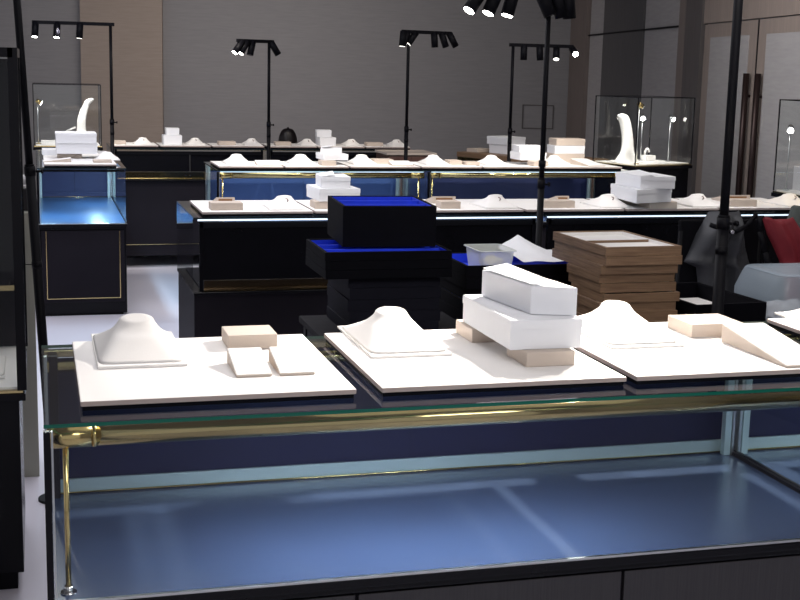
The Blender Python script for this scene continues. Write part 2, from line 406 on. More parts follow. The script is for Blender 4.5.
# ------------------------------------------------------------------ display props
def make_tray(w=.558, d=.574):
    t = thing('display_tray', 'x', 'display tray')
    B().box(-w/2+.004, w/2-.004, -d/2+.006, d/2-.004, 0, .0095, .001).build('base_board', M['box'], t)
    b = B(); b.box(-w/2, w/2, -d/2, d/2, .0095, .0205, .0025)
    for f in b.bm.faces: f.material_index = 0 if f.normal.z > .5 else 1
    b.build('pad', [M['white'], M['edge']], t)
    return t
def make_bust(back=False):
    """sloping neck form on a thin rectangular plate; local front is -y"""
    t = thing('necklace_bust', 'x', 'necklace bust')
    B().box(-.097, .097, -.18, .18, 0, .006, .0015).build('plate', M['white'], t)
    rs = []; N = 48
    H_ = .064
    for k in range(15):
        u = k/14.
        z = .006 + H_*u
        e = (1-u)**1.18
        ax = .039 + (.095-.039)*e
        yf = -.022 - (.177-.022)*(1-u)**1.15; yb = .034 + (.165-.034)*(1-u)**1.5
        n_ = 2.0 + 8*(1-u)**2
        ring = []
        for i in range(N):
            a = 2*math.pi*i/N; c, s_ = math.cos(a), math.sin(a)
            x = ax*math.copysign(abs(c)**(2/n_), c)
            y = math.copysign(abs(s_)**(2/n_), s_)
            y = (yb+yf)/2 + y*(yb-yf)/2 + .012
            zz = z + .006*(y-.012)/.03*max(0, (u-.6)/.4)
            ring.append((x, y, zz))
        rs.append(ring)
    last = rs[-1]; mx = sum(p[0] for p in last)/N; my = sum(p[1] for p in last)/N
    rs.append([(mx+(p[0]-mx)*.9, my+(p[1]-my)*.88, p[2]+.0025) for p in last]); rs.append([(mx+(p[0]-mx)*.6, my+(p[1]-my)*.6, p[2]+.004) for p in last])
    B().rings(rs).build('neck_form', M['white'], t)
    if back:
        b = B(); b.tube([(-.008, .075, .045), (-.010, .088, .052), (-.006, .092, .062), (.002, .085, .066)], .0035, 8)
        b.build('hook', M['edge'], t)
    return t
def make_block(w, d, h, m='cream'):
    t = B(); t.box(-w/2, w/2, -d/2, d/2, 0, h, .0025)
    return t.build('ring_block', M[m])
def make_wedge(w, d, hb, hf, recess=False):
    t = thing('sloped_display_ramp', 'x', 'display ramp')
    b = B(); b.profile_x([(-d/2, 0), (d/2, 0), (d/2, hb), (-d/2, hf)], -w/2, w/2, bev=.0015)
    for f in b.bm.faces: f.material_index = 0 if f.normal.z > .3 else 1
    b.build('ramp', [M['white'], M['cream']], t)
    if recess:
        B().box(-w*.36, w*.36, d/2-.002, d/2+.002, hb*.22, hb*.8).build('back_recess', M['brown'], t)
    return t
def carton(corners_b, z0, z1, label, lid=True, group=None, open_flap=False, m='paper'):
    """white cardboard box from its four base corners"""
    cx = sum(c[0] for c in corners_b)/4; cy = sum(c[1] for c in corners_b)/4
    t = thing('cardboard_box', label, 'box', (cx, cy, z0), 0, group)
    loc = [(x-cx, y-cy) for x, y in corners_b]
    def sc(k): return [(x*k, y*k) for x, y in loc]
    h = z1-z0
    b = B(); b.prism(sc(.985), 0, h-.004, bev=.0015); b.build('carton', M[m], t)
    if lid:
        b = B(); b.prism(sc(1.0), h-.022, h, top=sc(.997), bev=.0015); b.build('lid', M[m], t)
    if open_flap:
        p = [Vector((*q, h)) for q in sc(.97)]
        b = B()
        v = [b.bm.verts.new(x) for x in (p[0]+Vector((0, 0, .001)), p[3]+Vector((0, 0, .001)), p[3]*.4+p[2]*.6+Vector((0, 0, .014)), p[0]*.55+p[1]*.45+Vector((0, -.0, .010)))]
        b.bm.faces.new(v)
        b.build('loose_flap', M[m], t)
    return t
def rect(x0, x1, y0, y1, rot=0):
    cx, cy = (x0+x1)/2, (y0+y1)/2; c, s = math.cos(rot), math.sin(rot)
    return [(cx+(x-cx)*c-(y-cy)*s, cy+(x-cx)*s+(y-cy)*c) for x, y in ((x0, y0), (x1, y0), (x1, y1), (x0, y1))]

ZT = .9705; ZP = ZT+.0205            # glass top, tray top
used = {}
def put(key, maker, loc, rz, label, group=None, scale=None, name=None):
    if key not in used:
        o = maker(); used[key] = o
        o.location = loc; o.rotation_euler = (0, 0, rz)
        o['label'] = label
        if 'category' not in o: o['category'] = name or 'block'
        if group: o['group'] = group
        if scale: o.scale = scale
        return o
    o = dup(used[key], loc, rz, label, group, scale)
    if not group and 'group' in o: del o['group']
    if not scale: o.scale = (1, 1, 1)
    return o
G = lambda r: {'1': 'trays on the foreground counters', '2': 'trays on the second row', '3': 'trays on the third row', '4': 'trays on the farthest row', 'L': 'trays on the end-on counter'}[r]
GB = lambda r: {'1': 'necklace busts on the foreground counters', '2': 'necklace busts on the second row', '3': 'necklace busts on the third row', '4': 'necklace busts on the farthest row', 'L': 'necklace busts at left'}[r]

# --- foreground
T1 = 'white leatherette tray on the foreground counter, '
for x, y, lb in ((.350, 2.828, T1+'leftmost, holding two small ramps'), (.963, 2.828, T1+'middle, under the cardboard boxes'), (1.545, 2.828, T1+'holding the long ramp at right')):
    put('tray', make_tray, (x, y, ZT), 0, lb, G('1'))
put('tray', make_tray, (2.215, 2.828, ZT), 0, 'white leatherette tray cut off by the right edge in front of the plastic tub', G('1'))
put('bust', make_bust, (.214, 2.992, ZP), 0, 'large white necklace bust in the left foreground', GB('1'))
put('bust', make_bust, (.828, 2.992, ZP), 0, 'large white necklace bust left of the foreground boxes', GB('1'))
put('bust', make_bust, (1.427, 2.99, ZP), 0, 'large white necklace bust right of the foreground boxes', GB('1'))
put('bust', make_bust, (2.09, 2.99, ZP), 0, 'white necklace bust cut off by the right edge', GB('1'))
put('block1', lambda: make_block(.117, .115, .034), (.480, 3.018, ZP), 0, 'beige square block behind the two small white ramps', None, None, 'display block')
put('wedge1', lambda: make_wedge(.077, .145, .034, .006), (.438, 2.755, ZP), 0, 'small white ramp, left of the pair on the leftmost tray', 'small ramps on the leftmost tray')
put('wedge1', None, (.532, 2.755, ZP), 0, 'small white ramp, right of the pair on the leftmost tray', 'small ramps on the leftmost tray')
put('block2', lambda: make_block(.118, .13, .034), (1.113, 2.733, ZP), 0, 'beige block under the front of the foreground boxes', None, None, 'display block')
put('block2', None, (1.075, 3.005, ZP), 0, 'beige block under the back of the foreground boxes', None, None)
put('block3', lambda: make_block(.148, .133, .034), (1.669, 2.975, ZP), 0, 'flat beige block behind the long ramp at right', None, None, 'display block')
put('wedge2', lambda: make_wedge(.118, .30, .045, .006), (1.708, 2.705, ZP), 0, 'long beige-sided ramp at right of the foreground', None)
carton(rect(1.022, 1.198, 2.692, 3.04), ZP+.0345, 1.094, 'long white cardboard box, lower one of the foreground pile')
carton([(1.094, 2.757), (1.194, 2.717), (1.158, 2.985), (1.060, 3.012)], 1.095, 1.165, 'white cardboard box with raised flap, on top of the foreground pile', lid=False, open_flap=True)

# --- second row, seen from behind
T2 = 'white tray on the second row, '
tr2 = [(.705, 1.215, 'leftmost'), (1.225, 1.73, 'second from left, holding open boxes'), (1.74, 2.25, 'behind the black tray stacks'), (2.265, 2.78, 'right of the middle pole'), (2.795, 3.30, 'under two large white boxes'), (3.315, 3.84, 'rightmost')]
for x0, x1, lb in tr2:
    put('tray', None, ((x0+x1)/2+.01, 6.09, ZT), 0, T2+lb, G('2'), ((x1-x0)/.558, .88, 1))
mb2 = lambda: make_bust(True)
for i, (x, lb) in enumerate(((1.115, 'leftmost, left of open boxes'), (1.63, 'hidden behind the black tray stack'), (2.165, 'above the open black tray'), (2.765, 'right of the middle pole'), (3.265, 'right of the two large boxes'), (3.80, 'rightmost, lit yellow'))):
    if i == 1: continue
    put('bust2', mb2, (x, 6.00, ZP), math.pi, 'white necklace bust seen from behind on the second row, '+lb, GB('2'), (.90, .75, .76))
for i, (x, w, lb) in enumerate(((.835, .147, 'beside the leftmost bust'), (1.91, .10, 'right behind the black tray stack'), (2.471, .164, 'just right of the middle pole'), (3.485, .152, 'right of the tall right pole'))):
    b = make_block(w, .09, .034); b.location = (x, 5.945, ZP)
    tag(b, 'beige block on the second row, '+lb, 'display block', 'beige blocks on the second row')
for i, (x, w, lb) in enumerate(((.86, .09, 'leftmost'), (1.95, .12, 'behind the navy tray stack'), (2.585, .07, 'beside the middle pole'), (3.58, .16, 'behind the tall right pole'))):
    put('wr%d' % i, lambda w=w: make_wedge(w, .13, .036, .006, True), (x, 6.20, ZP), R(180), 'small ramp with brown hollow back on the second row, '+lb, 'small ramps on the second row')
# back recess faces the camera: ramps are turned round, so their high side is near us
carton(rect(1.265, 1.465, 5.93, 6.18, R(3)), ZP+.0345, 1.085, 'white box on the second row behind the navy tray stack, lower one')
carton(rect(1.29, 1.43, 5.95, 6.13, R(-3)), 1.086, 1.14, 'white box with loose lid, upper one left of the navy tray stack', open_flap=True)
put('block1', None, (1.31, 5.99, ZP), 0, 'beige block under the boxes left of the navy tray stack')
put('block2', None, (2.90, 6.10, ZP), 0, 'beige block under the left side of the two large second-row boxes')
put('block3', None, (3.00, 5.90, ZP), 0, 'beige block in front under the two large second-row boxes')
carton([(2.81, 5.75), (3.04, 5.83), (3.09, 6.12), (2.83, 6.10)], ZP+.0345, 1.093, 'large white box, lower one of the second-row pair at right')
carton([(2.85, 5.80), (3.03, 5.78), (3.03, 6.02), (2.83, 6.05)], 1.094, 1.155, 'large white box, upper tilted one of the second-row pair at right', open_flap=True)

# --- third row
T3 = 'white tray on the third row, '
for x0, x1, lb in ((1.15, 1.575, 'leftmost with two small ramps'), (1.59, 2.02, 'second from left, under stacked boxes'), (2.035, 2.52, 'third from left'), (2.535, 2.965, 'right of the far pole'), (2.98, 3.42, 'under a white box'), (3.435, 4.02, 'rightmost with cream boxes')):
    put('tray', None, ((x0+x1)/2, 8.72, ZT), 0, T3+lb, G('3'), ((x1-x0)/.558, .82, 1))
for x, lb in ((1.305, 'leftmost'), (1.745, 'left of the stacked boxes'), (2.175, 'right of the stacked boxes'), (2.695, 'fourth from left'), (3.13, 'left of the middle pole'), (3.61, 'just right of the middle pole')):
    put('bust', None, (x, 8.75, ZP), 0, 'white necklace bust on the third row, '+lb, GB('3'), (.92, .8, .78))
for i, (x, w, lb) in enumerate(((1.465, .10, 'left of the leftmost pair'), (1.545, .08, 'right of the leftmost pair'), (2.42, .15, 'by the far pole'))):
    put('wedge1', None, (x, 8.62, ZP), 0, 'small white ramp on the third row, '+lb, 'small ramps on the third row', (w/.077, .9, .8))
for x, y, w, h, lb in ((2.33, 8.80, .14, .03, 'left of the far pole'), (2.83, 8.72, .09, .03, 'left one of the pair right of the far pole'), (2.945, 8.68, .10, .022, 'right one of the pair right of the far pole'), (1.90, 8.62, .10, .032, 'under the stacked boxes'), (3.42, 8.60, .11, .034, 'under the white box by the middle pole')):
    b = make_block(w, .12, h); b.location = (x, y, ZP); tag(b, 'beige block on the third row, '+lb, 'display block', 'beige blocks on the third row')
carton(rect(1.865, 2.04, 8.60, 8.82, R(2)), ZP+.033, 1.065, 'white box on the third row, bottom of the leaning stack')
carton(rect(1.875, 2.02, 8.62, 8.80, R(-14)), 1.066, 1.105, 'white box on the third row, top of the leaning stack', lid=False, open_flap=True)
carton(rect(3.30, 3.50, 8.64, 8.84, R(2)), ZP+.0345, 1.078, 'white box on the third row left of the middle pole, lower one')
carton(rect(3.31, 3.50, 8.66, 8.84, R(-4)), 1.079, 1.125, 'white box on the third row left of the middle pole, upper one')
carton(rect(3.66, 3.91, 8.90, 9.06), ZP, 1.055, 'cream box on the third row, lower of the right-hand stack', m='cream')
carton(rect(3.67, 3.91, 8.90, 9.06), 1.056, 1.115, 'cream box on the third row, middle of the right-hand stack', m='paper')
carton(rect(3.68, 3.91, 8.90, 9.05), 1.116, 1.165, 'cream box on the third row, top of the right-hand stack', m='cream')
put('wedge2', None, (3.83, 8.66, ZP), R(12), 'cream ramp at the right end of the third row', None, (1.2, .8, .9))

# --- farthest row
T4 = 'white tray on the farthest row, '
for x0, x1, lb in ((.59, .95, 'leftmost'), (.965, 1.37, 'under two white boxes'), (1.385, 1.81, 'left of the far left pole'), (1.845, 2.25, 'in front of the black dome'), (2.265, 2.66, 'under a white box'), (2.675, 3.06, 'rightmost')):
    put('tray', None, ((x0+x1)/2, 10.82, ZT), 0, T4+lb, G('4'), ((x1-x0)/.558, .72, 1))
for x, lb in ((.84, 'leftmost'), (1.265, 'right of the two white boxes'), (1.735, 'left of the far left pole'), (2.205, 'right of the black dome'), (2.59, 'right of the white box'), (2.99, 'rightmost')):
    put('bust2', None, (x, 10.82, ZP), math.pi, 'pale necklace bust on the farthest row, '+lb, GB('4'), (.78, .7, .68))
for x, w, lb in ((.65, .10, 'leftmost'), (1.52, .14, 'left of the far left pole'), (1.99, .13, 'in front of the black dome'), (2.78, .14, 'right of the white box')):
    b = make_block(w, .11, .03); b.location = (x, 10.78, ZP); tag(b, 'small beige block on the farthest row, '+lb, 'display block', 'beige blocks on the farthest row')
carton(rect(1.0, 1.15, 10.72, 10.88), ZP, 1.068, 'white box on the farthest row at left, lower one')
carton(rect(1.025, 1.13, 10.74, 10.86), 1.069, 1.125, 'white box on the farthest row at left, upper one')
carton(rect(2.30, 2.44, 10.74, 10.90, R(2)), ZP, 1.06, 'white box on the farthest row behind the leaning stack, lower one')
carton(rect(2.285, 2.41, 10.75, 10.88, R(-6)), 1.061, 1.12, 'white box on the farthest row behind the leaning stack, upper one')
def dome():
    t = thing('domed_cover', 'glossy black dome standing behind the trays of the farthest row', 'dome', (2.10, 11.12, ZT))
    rs = []
    for k in range(12):
        u = k/11.; z = .145*math.sin(u*math.pi/2); r = .085*math.cos(u*math.pi/2*.97)**.75
        rs.append([(r*math.cos(2*math.pi*i/32), r*.8*math.sin(2*math.pi*i/32), z) for i in range(32)])
    B().rings(rs).build('shell', M['gloss'], t)
    B().cyl((0, 0, .143), (0, 0, .155), .012, .008).build('knob', M['gloss'], t)
dome()
# --- oblique counter top
t_ = R(-66)
def oc(u, v): return (3.42+u*math.cos(t_)-v*math.sin(t_), 10.40+u*math.sin(t_)+v*math.cos(t_))
def orect(u0, u1, v0, v1): return [oc(u0, v0), oc(u1, v0), oc(u1, v1), oc(u0, v1)]
carton(orect(.22, .48, .14, .36), ZT+.0005, 1.045, 'white box on the angled wooden counter, lower one')
carton(orect(.20, .45, .13, .34), 1.046, 1.11, 'white box on the angled wooden counter, upper one')
for u, v, w, d, h, lb in ((.09, .36, .14, .12, .022, 'back'), (.10, .14, .13, .16, .03, 'front')):
    b = make_block(w, d, h); b.location = (*oc(u, v), ZT); b.rotation_euler[2] = t_; tag(b, 'beige block on the angled wooden counter, %s one' % lb, 'display block', 'blocks on the angled counter')

# --- end-on counter at left
put('tray', None, (.275, 8.95, ZT), 0, 'white tray at the near end of the end-on counter', G('L'), (.82, 1.1, 1))
put('tray', None, (.275, 9.62, ZT), 0, 'white tray at the far end of the end-on counter', G('L'), (.82, 1.1, 1))
put('wedge2', None, (.13, 8.87, ZP), R(-90), 'beige ramp lying sideways in front of the boxes on the end-on counter', None, (1.0, .6, .55))
put('block2', None, (.42, 8.82, ZP), 0, 'low beige block right of the ramp on the end-on counter', None, (1, .9, .5))
put('block1', None, (.22, 9.22, ZP), 0, 'beige block under the boxes on the end-on counter', None, (1.4, 1, .8))
put('bust', None, (.465, 9.12, ZP), 0, 'white necklace bust right of the boxes on the end-on counter', None, (.85, .8, .6))
carton(rect(.13, .405, 9.10, 9.36), ZP+.0345, 1.095, 'white box on the end-on counter, lower one')
carton(rect(.128, .40, 9.09, 9.36), 1.096, 1.165, 'white box on the end-on counter, upper one')
carton(rect(.04, .14, 9.45, 9.65), ZP, 1.03, 'flat white box behind the boxes on the end-on counter')

# ------------------------------------------------------------------ glass showcases with curved busts
def showcase(label, x, y, rz, w, d, z0, h, base_h=.95, cab=True, thick=.006, group=None):
    t = thing('glass_showcase', label, 'showcase', (x, y, 0), rz, group)
    if cab:
        B().box(-w/2+.03, w/2-.03, -d/2+.03, d/2-.03, 0, .06).build('plinth', M['blackm'], t)
        B().box(-w/2+.01, w/2-.01, -d/2+.01, d/2-.01, .06, z0-.035, .003).build('base_cabinet', M['black'], t)
    b = B(); b.box(-w/2-.01, w/2+.01, -d/2-.01, d/2+.01, z0-.035, z0-.012, .003); b.build('base_frame', M['black'], t)
    b = B(); b.box(-w/2-.004, w/2+.004, -d/2-.004, d/2+.004, z0-.012, z0-.002, .002); b.build('brass_band', M['brassd'], t)
    B().box(-w/2+.012, w/2-.012, -d/2+.012, d/2-.012, z0-.002, z0+.006, .001).build('display_floor', M['white'], t)
    e = .003
    for nm, bx in (('front_pane', (-w/2, w/2, -d/2, -d/2+e)), ('back_pane', (-w/2, w/2, d/2-e, d/2)), ('side_pane', (-w/2, -w/2+e, -d/2+e, d/2-e)), ('side_pane', (w/2-e, w/2, -d/2+e, d/2-e))):
        B().box(*bx, z0, z0+h).build(nm, M['glass'], t)
    B().box(-w/2, w/2, -d/2, d/2, z0+h, z0+h+.004).build('top_pane', M['glass'], t)
    f = B(); k = thick
    for sx in (-1, 1):
        f.box(sx*w/2-k/2, sx*w/2+k/2, -d/2, d/2, z0+h, z0+h+k)
        for sy in (-1, 1): f.box(sx*w/2-k/2, sx*w/2+k/2, sy*d/2-k/2, sy*d/2+k/2, z0, z0+h+k)
    for sy in (-1, 1): f.box(-w/2, w/2, sy*d/2-k/2, sy*d/2+k/2, z0+h, z0+h+k)
    f.build('edge_frame', M['black'], t)
    return t
def curved_bust(label, x, y, z, rz, spine, depth=.5, loop=False):
    """tall arching neck form: spine = (x, z, half-width)"""
    t = thing('curved_necklace_stand', label, 'necklace stand', (x, y, z), rz)
    pts = []
    S = spine
    for i in range(len(S)-1):          # catmull-rom refinement
        p0, p1, p2, p3 = S[max(i-1, 0)], S[i], S[i+1], S[min(i+2, len(S)-1)]
        for j in range(4):
            u = j/4.
            pts.append(tuple(.5*((2*p1[k])+(-p0[k]+p2[k])*u+(2*p0[k]-5*p1[k]+4*p2[k]-p3[k])*u*u+(-p0[k]+3*p1[k]-3*p2[k]+p3[k])*u**3) for k in range(3)))
    pts.append(S[-1])
    rs = []
    for (px, pz, w) in pts:
        rs.append([(px+w*math.cos(2*math.pi*i/24), w*depth*math.sin(2*math.pi*i/24)+.0, pz) for i in range(24)])
    B().rings(rs).build('neck_form', M['white'], t)
    b = B(); xb = S[0][0]; b.cyl((xb, 0, 0), (xb, 0, .006), S[0][2]*1.05, seg=28); b.build('foot', M['white'], t)
    return t
def mini_lamp(label, x, y, z, h, az=0, lit=True, brass=False, group=None):
    t = thing('showcase_lamp', label, 'small lamp', (x, y, z), az, group)
    m = M['brass'] if brass else M['silver']
    B().cyl((0, 0, 0), (0, 0, .004), .02).build('base', m, t)
    B().cyl((0, 0, .004), (0, 0, h), .004, seg=10).build('rod', M['silver'], t)
    hd = B(); hd.cyl((-.01, 0, h+.012), (.028, 0, h-.010), .016, .020, seg=18); hd = hd.build('lamp_head', m, t)
    b = B(); b.cyl((.028, 0, h-.010), (.0305, 0, h-.0115), .0175, seg=18); b.build('lens', M['warm'] if lit else M['warmd'], hd)
    return t
# left
showcase('glass showcase at upper left holding a white arching stand', .245, 10.80, 0, .515, .38, .985, .475)
curved_bust('slim white arching necklace stand inside the upper left showcase', .36, 10.78, .992, 0,
            [(-.005, 0.006, .075), (-.005, .05, .05), (-.005, .12, .036), (-.002, .19, .034), (.015, .26, .030), (.038, .315, .025), (.06, .345, .032), (.075, .358, .022), (.08, .364, .006)])
t = thing('small_display_arch', 'small white arch left of the slim stand in the upper left showcase', 'display arch', (.21, 10.80, .992))
B().tube([(0, 0, 0), (.004, 0, .06), (.03, 0, .10), (.10, 0, .13)], .007).build('arch', M['white'], t)
B().box(-.03, .03, -.03, .03, 0, .004).build('foot', M['white'], t)
mini_lamp('small brass-headed lamp in the upper left showcase', .02, 10.74, .992, .33, 0, True, True)
b = make_block(.12, .10, .03, 'white'); b.location = (.10, 10.70, .992); tag(b, 'flat white block in the upper left showcase', 'display block')
# right
RS = dict(x=4.435, y=9.02, rz=R(20))
showcase('glass showcase right of the third row holding a white crescent stand', RS['x'], RS['y'], RS['rz'], .60, .44, .985, .49)
def rs(u, v): return (RS['x']+u*math.cos(RS['rz'])-v*math.sin(RS['rz']), RS['y']+u*math.sin(RS['rz'])+v*math.cos(RS['rz']))
curved_bust('tall white crescent necklace stand inside the right showcase', *rs(-.165, -.0), .992, R(20),
            [(0, .006, .118), (.0, .03, .095), (.002, .08, .064), (.0, .15, .054), (-.012, .22, .052), (-.035, .29, .052), (-.06, .335, .052), (-.07, .352, .042), (-.074, .362, .012)], .55)
t = thing('small_display_arch', 'small white swan-neck display beside the crescent stand', 'display arch', (*rs(.03, .0), .992), R(20))
B().tube([(0, 0, 0), (-.006, 0, .05), (.002, 0, .085), (.018, 0, .10), (.034, 0, .09), (.042, 0, .07)], .008).build('arch', M['white'], t)
B().cyl((0, 0, 0), (0, 0, .004), .03).build('foot', M['white'], t)
mini_lamp('lit silver lamp glowing in the middle of the right showcase', *rs(.085, .10), .992, .33, R(-110), True)
mini_lamp('brass-headed lamp by the front corner of the right showcase', *rs(-.235, -.17), .992, .43, R(20), False, True)
mini_lamp('lit silver lamp at the right end of the right showcase', *rs(.23, -.05), .992, .33, R(-60), True)
b = make_block(.09, .07, .04, 'white'); b.location = (*rs(.15, .08), .992); b.rotation_euler[2] = R(20); tag(b, 'small white block in the right showcase', 'display block')
# far right
showcase('glass showcase cut off by the right edge of the picture', 4.495, 6.60, R(0), .56, .42, .985, .53)
b = make_block(.30, .12, .14, 'dimw'); b.location = (4.48, 6.735, .992); tag(b, 'grey-white riser inside the far right showcase', 'riser')
put('bust', None, (4.40, 6.54, .992), R(4), 'white necklace bust inside the far right showcase', None, (.7, .6, .8))
mini_lamp('lit lamp inside the far right showcase', 4.26, 6.75, .992, .36, R(-120), True)
# left edge, near
lsc = showcase('black-posted tall glass showcase on a black cabinet at the left edge', -.37, 4.34, 0, .62, .64, .655, 1.0, cab=True, thick=.028)
B().box(-.28, .28, -.30, .25, .965, .973).build('glass_shelf', M['glass'], lsc)
B().box(-.29, .30, -.306, -.298, .960, .976).build('shelf_rail', M['brassd'], lsc)
put('bust', None, (-.20, 4.30, .662), 0, 'white necklace bust low inside the left edge showcase', None, (.9, .9, .9))
B().box(-.29, .29, .27, .29, .665, 1.65).build('back_board', M['box'], lsc)
# pedestal added in place of reflections in the left edge glass
t = thing('reflection_pedestal', 'grey pedestal with dark joint standing in for reflections in the left edge glass', 'pedestal', (-.062, 5.25, 0))
B().box(-.045, .042, -.05, .2, 0, .86, .002).build('lower_shaft', M['reflgrey'], t)
B().box(-.043, .040, -.048, .198, .86, .864).build('joint', M['blackm'], t)
B().box(-.045, .042, -.05, .2, .864, 1.065, .002).build('upper_shaft', M['reflgrey'], t)
t = thing('reflection_slab', 'dark grey slab with white rounded cap standing in for reflected shapes at the left edge', 'display card', (-.048, 5.26, 1.066))  # added slab and cap imitate shapes reflected in the glass
B().box(-.018, .030, 0, .03, 0, .085, .002).build('card', M['grey'], t)
b = B(); b.cyl((.006, .06, .085), (.006, .06, .10), .03, .03); b.cyl((.006, .06, .10), (.006, .06, .135), .03, .018); b.cyl((.006, .06, 0), (.006, .06, .085), .02); b.build('rounded_cap', M['dimw'], t)

# ------------------------------------------------------------------ stock table and tray stacks
t = thing('stock_table', 'low dark grey cloth-topped table carrying the stacked trays', 'table', (0, 0, 0))
B().box(.90, 3.06, 3.72, 4.53, .735, .76, .006).build('table_top', M['grey'], t)
for x in (.93, 2.89):
    for y in (3.80, 4.47): B().box(x-.02, x+.02, y-.02, y+.02, 0, .735, .002).build('leg', M['blackm'], t)
ap = B(); ap.box(.915, 2.92, 3.77, 3.785, .60, .735); ap.box(.915, 2.92, 4.495, 4.51, .60, .735); ap.box(.915, .930, 3.77, 4.51, .60, .735); ap.box(2.905, 2.92, 3.77, 4.51, .60, .735)
ap.build('apron', M['blackm'], t)

def stock_tray(w, d, h, mw, ml, div=1, wall=.010, low=0.006):
    t = thing('stock_tray', 'x', 'tray')
    b = B()
    b.box(-w/2, w/2, -d/2, -d/2+wall, 0, h, .0012); b.box(-w/2, w/2, d/2-wall, d/2, 0, h, .0012)
    b.box(-w/2, -w/2+wall, -d/2+wall, d/2-wall, 0, h, .0012); b.box(w/2-wall, w/2, -d/2+wall, d/2-wall, 0, h, .0012)
    b.box(-w/2+wall, w/2-wall, -d/2+wall, d/2-wall, 0, .004)
    b.build('tray_frame', mw, t)
    b = B(); b.box(-w/2+wall, w/2-wall, -d/2+wall, d/2-wall, .004, max(.006, low))
    e = .003
    for sx in (-1, 1): b.box(sx*(w/2-wall-e/2)-e/2, sx*(w/2-wall-e/2)+e/2, -d/2+wall, d/2-wall, .004, h-.003)
    for sy in (-1, 1): b.box(-w/2+wall, w/2-wall, sy*(d/2-wall-e/2)-e/2, sy*(d/2-wall-e/2)+e/2, .004, h-.003)
    b.build('lining', ml, t)
    for i in range(div):
        y = -d/2+d*(i+1)/(div+1)
        B().box(-w/2+wall, w/2-wall, y-.004, y+.004, .004, h-.006, .001).build('divider', mw if mw is M['walnut'] else ml, t)
    return t
# walnut stack
hw = .0301
wt = None
offs = [(0, 0, 0), (.004, .006, .6), (-.003, 0, -.5), (.004, -.004, 1.0), (0.002, .02, 0), (-.002, .028, .5), (.0, .012, -1.), (.004, -.004, 0), (0, 0, .6)]
zz = .7605
names = ['lowest', 'second from bottom', 'third from bottom', 'fourth from bottom', 'middle', 'fourth from top', 'third from top', 'second from top', 'topmost, open with white lining']
names = names[:3]+['fourth from bottom', 'fifth from bottom', 'sixth from top', 'fifth from top', 'fourth from top', 'third from top', 'second from top', names[-1]]
offs = offs[:3]+[(.002, 0, .4), (-.003, .004, -.6)]+offs[3:]
for i in range(11):
    ox, oy, ro = offs[i]
    deep = .41 if i > 7 else .25
    key = 'walnutA' if i > 7 else 'walnutB'
    x, y = 1.886+ox, 3.80+deep/2+oy
    put(key, lambda deep=deep: stock_tray(.275, deep, hw, M['walnut'], M['white'], 1, low=.016), (x, y, zz), R(ro+1.6), 'walnut jewellery tray in the wooden stack, '+names[i], 'walnut trays in the wooden stack')
    zz += hw+.0006
# navy/black stacks: lower, rotated middle, tall top
zz = .7605; nm = ['lowest', 'second', 'third', 'fourth', 'fifth']
for i in range(5):
    put('nl', lambda: stock_tray(.32, .34, .0395, M['boxs'], M['felt'], 1), (1.155+(.004 if i % 2 else 0), 4.325, zz), R(-.5+.5*(i % 2)), 'black tray in the lower part of the left black stack, %s from the table' % nm[i], 'black trays, lower part of the left stack')
    zz += .0401
for i in range(3):
    put('nm', lambda: stock_tray(.435, .335, .0295, M['box'], M['felt'], 2), (1.122, 4.27, zz), R(-.4*i), 'wide black tray with blue lining, %s of the three mid-stack' % ('lowest', 'middle', 'upper')[i], 'wide black trays mid-stack')
    zz += .0301
tt = stock_tray(.322, .355, .139, M['box'], M['felt'], 2); tt.name = 'deep_tray'; tt.location = (1.160, 4.385, zz); tt.rotation_euler[2] = R(-4); tt['label'] = 'deep black tray with royal blue lining topping the left stack'
# right black stack
zz = .7605
for i in range(5):
    put('rb', lambda: stock_tray(.46, .33, .042, M['box'], M['felt'], 0), (1.672, 4.42, zz) if i != 2 else (1.680, 4.43, zz), 0, 'black tray in the stack left of the walnut trays, ' + ('%s from the table' % nm[i] if i < 4 else 'topmost with blue floor under papers'), 'black trays left of the walnut stack')
    zz += .0426
ztop = zz
# fill tray floor height: bin stands on the floor of the topmost tray
def open_bin(label, x, y, z, w, d, h, m, taper=.88, rim=.006, rz=0., name='plastic_bin', r=.02):
    t = thing(name, label, 'plastic container', (x, y, z), rz)
    def rr(k, z_, inset=0):
        pts = []
        for cx, cy, a0 in ((1, 1, 0), (-1, 1, 90), (-1, -1, 180), (1, -1, 270)):
            for j in range(5):
                a = R(a0+j*22.5); pts.append((cx*(w/2*k-r-inset)+(r)*math.cos(a), cy*(d/2*k-r-inset)+(r)*math.sin(a), z_))
        return pts
    b = B(); b.rings([rr(taper, 0), rr(.5*(1+taper)+.01, h*.5), rr(1, h)], cap=False)
    V = [b.bm.verts.new(p) for p in rr(taper, 0.0005)]; b.bm.faces.new(V)
    b.build('tub', m, t)
    b = B()
    b.rings([rr(1, h-.004), rr(1.0+2*rim/w, h-.004), rr(1.0+2*rim/w, h), rr(1, h)], cap=False); b.build('rim', m, t)
    return t
def blob(label, x, y, z, rx, ry, rz_, m, name, cat, seed):
    random.seed(seed)
    b = B(); bmesh.ops.create_icosphere(b.bm, subdivisions=3, radius=1)
    for v in b.bm.verts:
        k = 1+.28*math.sin(v.co.x*5+seed)*math.cos(v.co.y*6+seed*2)+random.uniform(-.09, .09)
        v.co = Vector((v.co.x*rx*k, v.co.y*ry*k, max(0, (v.co.z+.8)*rz_*k*.55)))
    o = b.build(name, m, None, (x, y, z)); tag(o, label, cat); return o
zf = ztop-.042+.007
open_bin('small clear bin of yellow tissue on the stack left of the walnut trays', 1.585, 4.42, zf, .135, .18, .075, M['bin'])
blob('crumpled yellow tissue inside the small clear bin', 1.585, 4.40, zf+.002, .038, .05, .040, M['yellow'], 'crumpled_tissue', 'tissue', 3)
